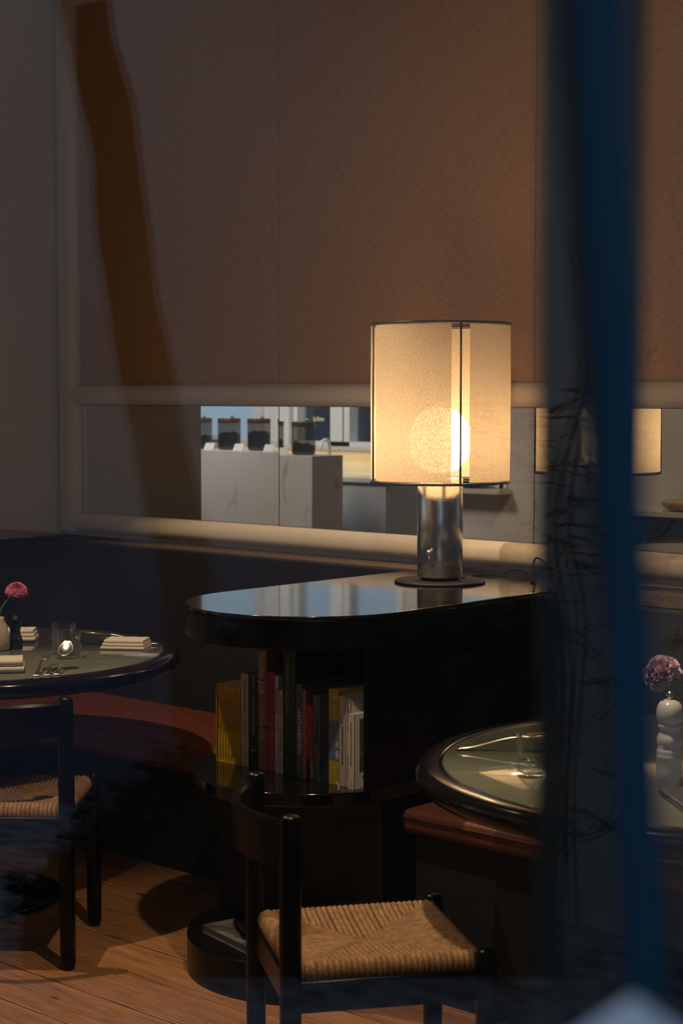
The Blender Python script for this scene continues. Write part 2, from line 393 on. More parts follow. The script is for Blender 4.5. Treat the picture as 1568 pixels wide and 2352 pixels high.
b2 = thing('wall_bench', 'brown leather bench seat under the table with sage top by the lamp cabinet', 'bench', (2.812, -.174, FL))
MB().box(0, 2.9, -.95, 0, .455, .52).build('seat_cushion', 'brown', b2, bevel=.018, seg=4)
MB().tube([(.01, -.952, .500), (2.89, -.952, .500)], .003, 6).build('piping', 'brown', b2)
MB().box(.03, 2.88, -.92, 0, 0, .455).build('plinth', 'cloth', b2)
MB().box(0, 2.9, -.035, 0, .52, 1.0).build('backrest', 'cloth', b2, bevel=.01)

# ------------------------------------------------------------------ lamp cabinet (peninsula)
CX, CY, CR = 2.44, -1.09, .352
cb = thing('peninsula_cabinet', 'black round-ended cabinet with open bookshelf carrying the lit lamp', 'cabinet', (CX, 0, FL))
def st(name, r, cy, z0, z1, m, bev=.004, yend=-.02): return MB().prism(stadium(0, cy, r, yend), z0 - FL, z1 - FL).build(name, m, cb, bevel=bev)
st('cabinet_top', CR, CY, .958, .968, 'top', .002)
st('top_apron', CR - .001, CY, .878, .958, 'black', .003)
st('book_shelf', CR - .012, CY, .452, .49, 'gloss')
MB().box(.312, .327, -1.208, -.02, .49 - FL, .878 - FL).build('niche_side', 'black', cb)
st('base_plinth', CR, CY, FL, .023, 'black', .006)
MB().box(-.325, .325, -1.145, -.02, .023 - FL, .452 - FL).build('lower_core', 'black', cb, bevel=.003)
MB().box(-.335, .335, -.90, -.02, .49 - FL, .878 - FL).build('niche_back', 'black', cb)

# ------------------------------------------------------------------ table lamp
LX, LY, LZ = 2.396, -.445, .968
lamp = thing('table_lamp', 'lit table lamp with linen drum shade and brushed steel column', 'lamp', (LX, LY, LZ))
MB().lathe([(0, 0), (.138, 0), (.1425, .002), (.1425, .0065), (.138, .0085), (0, .0085)], 64).build('base_disc', 'disc', lamp)
MB().lathe([(0, .0085), (.060, .0085), (.060, .018), (0, .018)], 48).build('shadow_gap', 'cord', lamp)
MB().lathe([(0, .018), (.069, .018), (.0715, .020), (.0715, .325), (.069, .328), (0, .328)], 64).build('column', 'steel', lamp)
SR, S0, S1 = .216, .316, .805
GC = math.atan2(-.74, .672) + R(13)           # azimuth of the gap that faces the photographer
for k in range(4):
    g = GC + k * math.pi / 2
    a0, a1 = g + R(7.5), g + math.pi / 2 - R(7.5)
    n = 60; s = MB(); vs = []; rows = 18
    for j in range(rows + 1):
        z = S0 + .006 + (S1 - S0 - .012) * j / rows; t = j / rows
        for i in range(n + 1):
            u = i / n; ed = .03 * (1 - t) * math.sin(math.pi * t * .5 + .3) * (.35 if i in (0, n) else 0)
            a = a0 + (a1 - a0) * u
            if i == 0: a += ed * .4
            if i == n: a -= ed * .4
            w = .0016 * math.sin(9 * u + 3 * k) * math.sin(math.pi * t)
            if k == 0: w -= .0035 * math.exp(-((u - .34 + .02 * t) / .022) ** 2) * (1 - t * .9) + .003 * math.exp(-((u - .5 + .5 * t) / .03) ** 2) * max(0, 1 - 4 * t)
            vs.append(((SR + w) * math.cos(a), (SR + w) * math.sin(a), z))
    m_ = n + 1
    s.add(vs, [(j * m_ + i, j * m_ + i + 1, (j + 1) * m_ + i + 1, (j + 1) * m_ + i) for j in range(rows) for i in range(n)], True)
    s.build('shade_panel', 'shade', lamp)
    rod = MB().tube([(SR * math.cos(g), SR * math.sin(g), S0), (SR * math.cos(g), SR * math.sin(g), S1)], .0032, 8).build('shade_rod', 'wire', lamp)
for z in (S0, S1):
    MB().tube([(SR * math.cos(2 * math.pi * i / 64), SR * math.sin(2 * math.pi * i / 64), z) for i in range(65)], .0042, 8, False).build('shade_ring', 'wire', lamp)
for k in range(2):
    a = GC + k * math.pi / 2
    MB().tube([(SR * math.cos(a), SR * math.sin(a), S0), (-SR * math.cos(a), -SR * math.sin(a), S0)], .003, 6).build('shade_spider', 'wire', lamp)
MB().lathe([(0, .328), (.03, .328), (.03, .36), (0, .36)], 24).build('bulb_holder', 'wire', lamp)
MB().sphere((0, 0, .444), .098, 32, 20, (1, 1, 1.08)).build('globe_bulb', 'bulb', lamp)
ka = math.atan2(-.74, .672) - R(28)
kx, ky = math.cos(ka), math.sin(ka)
key = MB().tube([(.071 * kx, .071 * ky, .098), (.088 * kx, .088 * ky, .098)], .009, 14).build('switch_knob', 'steel', lamp)
MB().tube([(.084 * kx, .084 * ky, .094), (.088 * kx + .004, .088 * ky + .006, .075), (.082 * kx + .008, .082 * ky + .010, .056)], [.004, .005, .006], 8, flat=.4).build('pull_tab', 'steel', key)
cpts = [(2.43, -.375, .978), (2.40, -.30, .973), (2.372, -.215, .972), (2.412, -.20, .972), (2.42, -.15, .974), (2.44, -.12, .985), (2.50, -.13, .982), (2.57, -.20, .973), (2.625, -.27, .972), (2.60, -.215, .978), (2.581, -.2, .997), (2.579, -.2, 1.02), (2.589, -.2, 1.039), (2.613, -.2, 1.032), (2.66, -.2, 1.0), (2.72, -.2, .974)]
def smooth(pts, k=5):
    P = [Vector(p) for p in pts]; out = []
    for i in range(len(P) - 1):
        p0, p1, p2, p3 = P[max(i - 1, 0)], P[i], P[i + 1], P[min(i + 2, len(P) - 1)]
        for j in range(k):
            t = j / k; out.append(.5 * ((2 * p1) + (p2 - p0) * t + (2 * p0 - 5 * p1 + 4 * p2 - p3) * t * t + (3 * p1 - p0 - 3 * p2 + p3) * t ** 3))
    out.append(P[-1]); return out
MB().tube([Vector(p) - Vector((LX, LY, LZ)) for p in smooth(cpts)], .003, 8).build('power_cord', 'cord', lamp)

# ------------------------------------------------------------------ books
SZ = .4905; BY = -1.21
TD, TU = (0, 0, -1), (0, 0, 1)
def book(x0, x1, h, d, col, label, y=BY, name='book', spine=(), cover=None, page=True, rough=.5):
    w = x1 - x0 - .0012; b = thing(name, label, 'book', (x0 + .0006, y, SZ), 0, 'books standing in the cabinet niche')
    pm = paint('%.3f_%.3f_%.3f' % col, col, rough); t = min(.0025, w * .16)
    c = MB().box(0, t, 0, d, 0, h).box(w - t, w, 0, d, 0, h).box(0, w, -.0005, t, 0, h).build('cover', pm, b)
    if page: MB().box(t, w - t, t, d - .004, .003, h - .003).build('page_block', paint('pages', (.55, .50, .40)), b)
    for (s, size, zt, tc, *rest) in spine:
        dr = rest[0] if rest else TD; ox = rest[1] if len(rest) > 1 else .5
        up = (1, 0, 0) if dr == TD else (-1, 0, 0)
        text(s, .02, (w * ox, -.0008, zt), dr, up, paint('ink_%.2f_%.2f_%.2f' % tc, tc), c, fit=(size, w * 1.02))
    return b, w, t, c
K = (.006, .006, .008); INK = (.03, .03, .03); LT = (.55, .52, .46)
# yellow slipcase of slim volumes
ys = thing('slipcase_set', 'yellow slipcase of slim yellow volumes at the end of the book row', 'book set', (2.181, BY, SZ))
YC = (.56, .35, .012); yw = .101; yh = .228; yd = .17; ym = paint('yellow', YC, .45)
MB().box(0, .0025, 0, yd, 0, yh).box(yw - .0025, yw, 0, yd, 0, yh).box(0, yw, 0, yd, 0, .0025).box(0, yw, 0, yd, yh - .0025, yh).build('slipcase', ym, ys)
vw = (yw - .006) / 8
for i in range(8):
    v = MB().box(.003 + i * vw + .0005, .003 + (i + 1) * vw - .0005, .003, yd - .003, .003, yh - .004).build('volume', ym, ys, bevel=.0012, seg=1)
    text('No %d  selected essays and interviews volume' % (i + 1), .0062, (.003 + (i + .5) * vw, .0024, yh - .018 - .006 * (i % 3)), TD, (1, 0, 0), paint('ink_brown', (.10, .06, .01)), v)
    text(str(i + 1), .006, (.003 + (i + .5) * vw, .0024, .022), TD, (1, 0, 0), paint('ink_brown', (.10, .06, .01)), v)
book(2.285, 2.316, .268, .21, (.47, .42, .33), 'cream paperback with a serif spine beside the yellow slipcase', spine=[('SIMON HENWOOD', .094, .250, INK), ('drawings and paintings', .046, .135, INK)])
book(2.317, 2.352, .272, .21, K, 'black book reading Picturale Dialogen beside the cream paperback', spine=[('STAF PYL', .040, .268, LT), ('PICTURALE DIALOGEN', .106, .205, LT), ('L', .010, .055, LT)])
bk, w, t, c = book(2.353, 2.391, .345, .25, (.20, .115, .055), 'tall brown book reading Studio Job with cream letters', spine=[('Studio Job', .122, .340, (.70, .55, .38), TD, .42), ('MONKEY BUSINESS', .100, .190, (.62, .50, .36), TD, .40)])
MB().box(.0, w, -.0009, -.0004, .118, .128).build('spine_band', paint('dkbrown', (.03, .012, .008)), c)
# wide grey book set back behind shorter ones
bk, w, t, c = book(2.393, 2.452, .352, .20, (.34, .34, .33), 'wide grey book with a giant letter M, set back behind the red one', y=BY + .06)
text('M', .085, (w / 2, -.0008, .300), (1, 0, 0), TU, paint('ink_blk', (.02, .02, .02)), c, align='CENTER')
book(2.392, 2.4195, .285, .055, (.40, .014, .045), 'glossy crimson spine reading Ibiza in violet letters', spine=[('LIFE IS IBIZA', .156, .270, (.16, .02, .13))], rough=.3)
book(2.4205, 2.4365, .276, .055, (.52, .48, .43), 'thin white paperback with small black lettering beside the crimson spine', spine=[('MADELEINE BIALKE', .072, .242, INK), ('DEATH MOTEL', .040, .155, INK), ('HOPSTREET BOOKS', .026, .04, INK)])
book(2.437, 2.4525, .236, .055, (.50, .48, .45), 'short white paperback reading The Many Voices', spine=[('THE MANY VOICES OF THE THREE', .112, .112, INK, TU), ('Daniel Alet', .046, .062, INK, TU), ('Galerie Ludwig Trossaert', .040, .012, INK, TU)])
bk, w, t, c = book(2.454, 2.503, .362, .245, (.008, .013, .011), 'tall black-green museum book with its dark cover showing above shorter books', spine=[('THE FINEST MUSEUM', .155, .332, (.34, .35, .28), TD, .30), ('KMSKA', .030, .062, (.10, .12, .10), TD, .35)])
text('KMSKA', .046, (w + .0006, .055, .315), (0, 1, 0), TU, paint('ink_navy', (.07, .075, .13)), c)
MB().box(w + .0002, w + .0008, .02, .22, .256, .262).build('cover_rule', paint('ink_navy', (.07, .075, .13)), c)
book(2.504, 2.527, .262, .19, (.10, .105, .125), 'slate blue book with white capital letters Antwerpen', spine=[('ANTWERPEN', .122, .190, (.75, .73, .68)), ('STADHUISBOEK', .050, .248, INK)])
book(2.5275, 2.543, .250, .18, (.36, .11, .085), 'salmon pink slim paperback beside the slate blue book', spine=[('kunst in de stad', .06, .21, (.5, .2, .16)), ('uitgave', .05, .08, (.5, .2, .16))])
bk, w, t, c = book(2.5437, 2.5665, .205, .17, (.33, .02, .006), 'short scarlet book with a black foot and pale tab', spine=[('RENE HEYVAERT', .045, .185, (.12, .01, .005)), ('STEDELIJK', .045, .125, (.12, .01, .005))])
MB().box(0, w * .5, -.001, -.0004, 0, .058).build('spine_band', paint('blk', K), c)
MB().box(w * .86, w, -.001, -.0004, .006, .048).build('spine_tab', paint('pale_blue', (.5, .6, .62)), c)
book(2.5672, 2.596, .238, .18, (.075, .08, .072), 'dark olive grey book reading Belge beside the scarlet one', spine=[('DuoBelge', .070, .178, (.015, .016, .014), TD, .55), ('fotografie 1900 - 1940', .055, .105, (.2, .2, .19)), ('FOMU', .020, .045, (.25, .25, .24))])
book(2.5965, 2.626, .246, .19, (.008, .010, .024), 'dark navy hardback between the olive and the yellow-blue books')
bk, w, t, c = book(2.6265, 2.6645, .262, .18, (.40, .29, .02), 'yellow book with a blue photo band wrapped round its spine', spine=[('surf', .030, .215, (.62, .55, .40), TD, .6), ('surf', .030, .052, (.55, .47, .2), TD, .6), ('if', .016, .250, (.6, .5, .2), TD, .6)])
MB().box(.0002, w - .0002, -.0012, -.0004, .068, .176).build('photo_band', paint('photo_blue', (.13, .16, .26)), c)
for zz, rr in ((.112, .009), (.084, .0125)):
    MB().add([(w - .0003 - rr * math.sin(math.pi * i / 14), -.0016, zz + rr * math.cos(math.pi * i / 14)) for i in range(15)], [tuple(range(15))]).build('photo_dot', paint('dot', (.42, .42, .42)), c)
book(2.665, 2.689, .247, .17, (.43, .40, .36), 'pale grey book reading Smartwat in bold black', spine=[('HET', .012, .183, INK), ('SMARTWAT', .056, .165, INK), ('KINDERBOEK', .046, .104, INK)])
book(2.6895, 2.708, .244, .17, (.44, .42, .39), 'pale book with Andrea Zittel printed down its spine', spine=[('ANDREA ZITTEL', .066, .222, INK), ('Middelheimmuseum', .062, .090, INK)])
bk, w, t, c = book(2.7085, 2.731, .205, .145, (.58, .55, .51), 'front white book whose green photo cover faces the room', spine=[('THE MIDDELHEIM MUSEUM ANTWERP', .122, .185, (.25, .15, .13)), ('collectie', .010, .022, INK)], y=BY - .012)
gm = mat('forest_photo', (.10, .12, .045), .4, noise=(70, .9), col2=(.006, .012, .004))
MB().box(w + .0001, w + .0006, .022, .142, .045, .190).build('cover_photo', gm, c)
text('THE MIDDELHEIM', .0135, (w + .0007, .032, .028), (0, 1, 0), TU, paint('ink_30', (.03, .03, .03)), c)
# ribbon by the last books
rb = tag(MB().tube(smooth([(2.664, -1.222, .503), (2.676, -1.228, .500), (2.688, -1.236, .4935), (2.700, -1.25, .493), (2.708, -1.262, .493)]), .0022, 6).build('ribbon_end', paint('straw', (.35, .32, .2))), 'frayed straw-coloured ribbon end lying before the pale books', 'ribbon')

# flat book on the plinth
fb = thing('large_flat_book', 'large grey book lying flat on the cabinet plinth', 'book', (2.25, -1.335, .0235), R(-13))
MB().box(0, .30, 0, .15, 0, .003).box(0, .30, 0, .15, .021, .024).box(0, .003, 0, .15, 0, .024).build('cover', mat('grey_photo_cover', (.12, .115, .11), .4, noise=(18, .8)), fb)
MB().box(.003, .297, .003, .147, .003, .021).build('page_block', paint('pages_dark', (.30, .28, .24)), fb)
bo = tag(MB().lathe([(0, 0), (.05, 0), (.075, .02), (.09, .05), (.086, .05), (.07, .024), (.045, .008), (0, .008)], 40).build('dark_bowl', 'black', loc=(2.45, -1.275, .0478)), 'black dish resting on the flat grey book', 'bowl')

# ------------------------------------------------------------------ tables
def round_table(label, x, y, z, r, rimw):
    t = thing('pedestal_table', label, 'table', (x, y, FL), 0, 'round pedestal tables'); h = z - FL; ro = r + rimw
    MB().lathe([(0, -.02), (r, -.02), (r, -.0012), (r - .0012, 0), (0, 0)], 96, (0, 0, h)).build('top_inset', 'inset', t)
    pr = [(0, -.055), (ro - .05, -.055)]
    for i in range(13):
        a = -math.pi / 2 + math.pi * i / 12 * .93; pr.append((ro - .028 + .028 * math.cos(a), -.027 + .028 * math.sin(a)))
    pr += [(r + .012, .0005), (r + .0006, -.0006), (r + .0006, -.022), (0, -.022)]
    MB().lathe(pr, 96, (0, 0, h)).build('rim', 'rim', t)
    MB().lathe([(.0, .03), (.055, .03), (.045, .05), (.042, .10), (.042, h - .11), (.06, h - .07), (.16, h - .056), (0, h - .056)], 40).build('column', 'rim', t)
    MB().lathe([(0, 0), (.26, 0), (.27, .006), (.262, .016), (.06, .034), (0, .034)], 64).build('foot', 'rim', t)
    return t
LT_ = (1.18, -1.32, .725); RT_ = (3.82, -1.24, .72)
round_table('round sage-topped pedestal table laid beside the dark corner banquette', *LT_, .60, .058)
round_table('round sage-topped pedestal table half hidden by the window bar', *RT_, .60, .062)

# ------------------------------------------------------------------ chairs
def rush_seat(parent, w, d, z):
    s = MB(); N = 30; hw, hd = w / 2, d / 2; r = w / N * .56
    def cords(ax):
        H, Dp = (hw, hd) if ax == 0 else (hd, hw)
        for sgn in (-1, 1):
            for i in range(N):
                u = -H + (i + .5) * 2 * H / N
                e = (H - abs(u)) / H * Dp          # inward reach to the diagonal
                j = random.uniform(-.0008, .0008)
                dip = lambda q: -.024 * min(1, q / Dp) ** .7
                pr = [(-.002, -.040), (-.011, -.030), (-.013, -.016), (-.007, -.003), (.006, .002)]
                pts = pr + [(q, .002 + dip(q)) for q in (e * .35 + .006, e * .7 + .006, e + .004)] + [(e + .006, dip(e) - .014)]
                P = []
                for q, zz in pts:
                    o = (Dp - q) * sgn
                    P.append((u + j, o, z + zz) if ax == 0 else (o, u + j, z + zz))
                s.tube(P, r, 5, False)
    cords(0); cords(1)
    o = s.build('rush_seat', 'rush', parent); return o
def chair(label, x, y, ang, w=.41, d=.41, zs=.385, zt=.70):
    t = thing('rush_chair', label, 'chair', (x, y, FL), ang, 'rush-seated chairs')
    hs = zs - FL; ht = zt - FL; rl = .0225
    for sx in (-1, 1):
        MB().lathe([(0, 0), (rl * .82, 0), (rl, .02), (rl, hs * .8), (rl * 1.06, hs), (rl * .98, ht - .02), (rl * .94, ht - .006), (rl * .7, ht), (0, ht + .001)], 20, (sx * (w / 2 + .004), -d / 2 - .004, 0)).build('leg', 'black', t)
        MB().lathe([(0, 0), (rl * .82, 0), (rl, .02), (rl, hs - .02), (rl * .93, hs + .004), (rl * .6, hs + .010), (0, hs + .011)], 20, (sx * (w / 2 + .004), d / 2 + .004, 0)).build('leg', 'black', t)
        MB().box(sx * (w / 2 - .002) - .011, sx * (w / 2 - .002) + .011, -d / 2, d / 2, hs - .098, hs - .032).build('seat_rail', 'black', t, bevel=.004)
    for sy in (-1, 1):
        MB().box(-w / 2, w / 2, sy * (d / 2 - .002) - .011, sy * (d / 2 - .002) + .011, hs - .098, hs - .032).build('seat_rail', 'black', t, bevel=.004)
    rush_seat(t, w - .03, d - .03, hs - .004)
    s = MB(); n = 20; vs = []
    for i in range(n + 1):
        u = -1 + 2 * i / n; xx = u * (w / 2 + .002); bow = -.075 * (1 - u * u) - d / 2 - .004
        for (dy, z) in ((-.008, ht - .112), (.008, ht - .112), (.011, ht - .02), (.004, ht - .012), (-.006, ht - .012), (-.013, ht - .02)):
            vs.append((xx, bow + dy, z))
    k = 6
    fs = [(i * k + j, i * k + (j + 1) % k, (i + 1) * k + (j + 1) % k, (i + 1) * k + j) for i in range(n) for j in range(k)] + [tuple(range(k)), tuple(reversed(range(n * k, n * k + k)))]
    s.add(vs, fs, True); bk = s.build('backrest', 'black', t, merge=True)
    try: bk.data.set_sharp_from_angle(angle=R(35))
    except Exception: pass
    return t
chair('black rush-seat chair pushed to the table by the banquette, seen from behind', 1.665, -1.56, math.atan2(.643, .766))
chair('black rush-seat chair in the foreground with its whole woven seat lit', 3.35, -1.875, math.atan2(-.577, .816))

# ------------------------------------------------------------------ tableware
def tumbler(label, x, y, z, r=.041, h=.098, water=None):
    t = thing('glass_tumbler', label, 'glass', (x, y, z + .0006), 0, 'glass tumblers')
    MB().lathe([(0, 0), (r * .9, 0), (r * .95, .004), (r, h), (r - .0015, h + .0008), (r - .0026, h), (r * .95 - .003, .011), (r * .8, .009), (0, .009)], 48).build('tumbler_wall', 'glass', t, merge=True)
    if water: MB().lathe([(0, .0095), (r * .8, .0095), (r * .95 - .0033, .0115), (r - .0044, water), (0, water)], 40).build('water_fill', 'water', t, merge=True)
    return t
tumbler('plain glass tumbler at the back, nearer the banquette', 1.43, -1.165, LT_[2], .040, .098)
tumbler('plain glass tumbler with sparkling rim in front of the other one', 1.515, -1.215, LT_[2], .041, .082)
tumbler('water tumbler with a little water on the table beside the window bar', 3.60, -1.61, RT_[2], .036, .09, .034)

def napkin(label, x, y, z, rz, w, d, n=3, lay=.0085):
    t = thing('folded_napkin', label, 'napkin', (x, y, z + .0005), rz, 'folded linen napkins')
    s = MB()
    for i in range(n):
        ww = w * (1 - .05 * i); o = .02 * i
        k = 10; P = []
        for j in range(k + 1):                                   # rounded fold along the front edge
            a = -math.pi / 2 - math.pi * j / k; P.append((lay / 2 * math.cos(a) - d / 2 + lay / 2 + o * .4, lay / 2 + lay / 2 * math.sin(a)))
        P = [(d / 2, 0.0)] + P + [(d / 2, lay * .96)]
        m_ = len(P); nx = 12; vs = []
        for q in range(nx + 1):
            xx = -ww / 2 + ww * q / nx; wob = .0007 * math.sin(q * 1.7 + i)
            for (yy, zz) in P: vs.append((xx, yy + wob, zz + i * lay + wob * .4))
        fs = [(q * m_ + j, (q + 1) * m_ + j, (q + 1) * m_ + (j + 1) % m_, q * m_ + (j + 1) % m_) for q in range(nx) for j in range(m_)]
        fs += [tuple(range(m_)), tuple(reversed(range(nx * m_, nx * m_ + m_)))]
        s.add(vs, fs, True)
    o = s.build('linen_folds', 'cream', t, merge=True)
    try: o.data.set_sharp_from_angle(angle=R(45))
    except Exception: pass
    return t
CA = math.atan2(.672, .74)
napkin('folded cream napkin near the rim with cutlery behind it', 1.485, -.95, LT_[2], CA - R(8), .145, .11, 3, .010)
napkin('folded cream napkin half hidden behind the dark pepper mill', 1.045, -1.075, LT_[2], CA + R(2), .16, .10, 3, .012)
napkin('folded cream napkin at the near rim, cut by the picture edge', 1.56, -1.53, LT_[2], CA + R(10), .17, .12, 2, .019)

def cutlery(kind, label, p, direction, z, lift=.025, L=.2, bw_=.0185, rise=.35):
    t = thing(kind, label, kind.split('_')[-1], (p[0], p[1], z + .001), math.atan2(direction[1], direction[0]), 'table cutlery')
    def sweep(st, name):
        s = MB(); vs = []; k = 7
        for (x, w, zz, cup, th) in st:
            for i in range(k):
                u = -1 + 2 * i / (k - 1); vs.append((x, u * w, zz + cup * (u * u)))
            for i in range(k - 1, -1, -1):
                u = -1 + 2 * i / (k - 1); vs.append((x, u * w, zz + cup * (u * u) - th))
        m_ = 2 * k
        fs = [(i * m_ + j, i * m_ + (j + 1) % m_, (i + 1) * m_ + (j + 1) % m_, (i + 1) * m_ + j) for i in range(len(st) - 1) for j in range(m_)]
        fs += [tuple(reversed(range(m_))), tuple(range((len(st) - 1) * m_, len(st) * m_))]
        s.add(vs, fs, True); return s.build(name, 'silver', t)
    hp = lambda x: .0035 + lift * max(0, (x / L - .25) / .45) ** 1.0 if x < L * .7 else .0035 + lift
    hs = [(L * q, .008 - .006 * min(1, q / .55) + (.003 if q < .04 else 0), .0035 + lift * math.sin(min(1, q / .66) * math.pi / 2) ** 2, .0006, .0022) for q in [i / 22 for i in range(15)]]
    sweep(hs, 'handle')
    zn = hs[-1][2]; xn = hs[-1][0]
    if 'spoon' in kind:
        b = [(xn + L * .34 * q, .0025 + bw_ * math.sin(math.pi * min(1, q * .93 + .03)) ** .8, zn - lift * .2 * math.sin(math.pi * q) + lift * rise * q, .008 * math.sin(math.pi * min(1, q + .02)), .0016) for q in [i / 14 for i in range(15)]]
        sweep(b, 'spoon_bowl')
    elif 'fork' in kind:
        sweep([(xn, .0025, zn, .0005, .002), (xn + .012, .008, zn - .003, .001, .002), (xn + .03, .0115, zn - .004, .001, .002)], 'fork_root')
        for i in range(4):
            yy = -.0098 + .0065 * i
            s = MB().tube([(xn + .029, yy, zn - .005), (xn + .05, yy, zn - .004), (xn + .072, yy, zn + .004)], [.0019, .0017, .0009], 6); s.build('tine', 'silver', t)
    else:
        sweep([(xn, .003, zn, 0, .002), (xn + .01, .009, zn, 0, .002), (xn + .06, .0095, zn - lift * .3, 0, .0016), (xn + .078, .002, zn - lift * .4, 0, .001)], 'blade')
    return t
fwd = (-.672, .74); rgt = (.74, .672)
cutlery('dinner_fork', 'fork beside the near cream napkin', (1.735, -1.515), fwd, LT_[2], .03, .18)
cutlery('butter_knife', 'small knife between fork and spoon on the laid table', (1.752, -1.487), fwd, LT_[2], .014, .14)
cutlery('soup_spoon', 'round spoon in front of the tumblers', (1.765, -1.462), (-.64, .77), LT_[2], .040, .17, .024, 1.0)
cutlery('serving_spoon', 'spoon with raised bowl beside the napkin near the rim', (1.51, -.83), (-.80, -.60), LT_[2], .03, .27)
cutlery('tea_spoon', 'small spoon crossing behind the napkin near the rim', (1.45, -.83), (-.86, -.51), LT_[2], .008, .17)
cutlery('table_spoon', 'long spoon leaning its bowl over the water tumbler', (3.30, -1.50), (.80, .60), RT_[2], .03, .24)

def flower(label, p, tip, m, hr, vase_h, vr, name='flower_vase', n=220, up=(0, 0, 1), frill=False):
    t = thing(name, label, 'vase', p)
    MB().lathe([(0, 0), (vr * .9, 0), (vr, .008), (vr * 1.02, vase_h * .35), (vr * .8, vase_h * .75), (vr * .52, vase_h * .93), (vr * .55, vase_h), (vr * .45, vase_h), (vr * .42, vase_h * .9), (0, vase_h * .85)], 36).build('vase_body', 'vase', t)
    tip = Vector(tip) - Vector(p)
    MB().tube(smooth([(0, 0, vase_h * .86), (tip.x * .2, tip.y * .2, vase_h + (tip.z - vase_h) * .35), (tip.x * .65, tip.y * .65, vase_h + (tip.z - vase_h) * .75), tuple(tip - Vector(up) * hr * .3)]), .0032, 8).build('flower_stem', 'stem', t)
    s = MB(); U_ = Vector(up).normalized(); a = U_.orthogonal().normalized(); b = U_.cross(a)
    for i in range(n):
        f = (i + .5) / n; th = i * 2.39996; ph = math.acos(1 - 1.5 * f)
        dv = (a * math.cos(th) + b * math.sin(th)) * math.sin(ph) + U_ * math.cos(ph) * .78
        if frill: dv = (dv + Vector((random.gauss(0, .3), random.gauss(0, .3), random.gauss(0, .3)))).normalized()
        sd = dv.cross(U_ + a * .01).normalized(); nn = sd.cross(dv)
        if frill:
            sd = (sd * math.cos(i * 1.7) + nn * math.sin(i * 1.7)).normalized(); nn = sd.cross(dv); k = 7; wd = hr * .42
            p0 = tip + dv * hr * .15; L = hr * random.uniform(.72, .95); vs = [p0]; fs = []
            for q in range(k):
                u = -1 + 2 * q / (k - 1); vs.append(p0 + dv * L * (1 - .18 * u * u) + sd * wd * u + nn * hr * .10 * (1 if q % 2 else -1))
            s.add(vs, [(0, q + 1, q + 2) for q in range(k - 1)], True); continue
        base = tip + dv * hr * .40; wd = hr * .085; L = hr * random.uniform(.55, .64)
        e = base + dv * L - U_ * L * .22 * math.sin(ph); c_ = nn * wd * .8
        s.add([base - sd * wd * .6, base + sd * wd * .6, base + dv * L * .65 + sd * wd + c_, e + sd * wd * .45 + c_, e - sd * wd * .45 + c_, base + dv * L * .65 - sd * wd + c_], [(0, 1, 2, 5), (5, 2, 3, 4)], False)
    s.sphere(tuple(tip), hr * (.25 if frill else .5), 12, 8)
    s.build('flower_head', m, t)
    return t
flower('cream vase holding one deep pink pompom flower on the laid table', (1.215, -1.262, LT_[2] + .0006), (1.245, -1.21, .918), 'petal', .037, .108, .036, n=300, up=(.2, -.1, 1))
flower('cream vase holding one pale pink carnation beside the white mill', (3.965, -1.375, RT_[2] + .0006), (3.845, -1.475, .955), 'petal2', .040, .135, .036, n=75, up=(-.5, -.3, .6), frill=True)

pm_ = thing('dark_pepper_mill', 'short dark pepper mill with a pale knob beside the pink flower', 'pepper mill', (1.222, -1.200, LT_[2] + .0006), 0)
MB().lathe([(0, 0), (.0235, 0), (.0235, .03), (.022, .034), (.017, .05), (.0165, .06), (.020, .072), (.0235, .078), (.0225, .083), (.014, .092), (0, .094)], 36).build('mill_body', 'bmill', pm_)
MB().sphere((0, 0, .100), .0085, 16, 10).build('mill_knob', 'vase', pm_)
wm_ = thing('white_pepper_mill', 'tall white turned pepper mill with chrome knob by the blue bar', 'pepper mill', (3.874, -1.495, RT_[2] + .0006), 0)
MB().lathe([(0, 0), (.0245, 0), (.0260, .004), (.0255, .012), (.0268, .015), (.0272, .036), (.0268, .062), (.0272, .063), (.0268, .067), (.0258, .069), (.0268, .074), (.0262, .080), (.0235, .083), (.0265, .092), (.0270, .100), (.0255, .108), (.0215, .115), (.0205, .120), (.0218, .124), (.0250, .129), (.0245, .134), (.0222, .136)], 44).build('mill_body', 'wmill', wm_)
MB().lathe([(.0222, .136), (.0262, .141), (.0285, .152), (.0282, .164), (.0250, .175), (.019, .182), (.010, .186), (0, .187)], 44).build('mill_head', 'wmill', wm_)
MB().lathe([(0, .187), (.006, .187), (.0045, .191), (.0085, .196), (.0085, .200), (.005, .204), (0, .205)], 24).build('mill_knob', 'chrome', wm_)
lp = thing('laptop', 'closed grey laptop at the rim below the white pepper mill', 'laptop', (3.898, -1.575, RT_[2] + .001), R(-41))
MB().box(0, .30, 0, .21, .0, .009).build('base_shell', 'laptop', lp, bevel=.002)
MB().box(0, .30, 0, .21, .0095, .014).build('lid', 'laptop', lp, bevel=.002)
for q in (.03, .05): MB().box(q, q + .009, -.0006, .001, .0035, .0065).build('port', 'cord', lp)

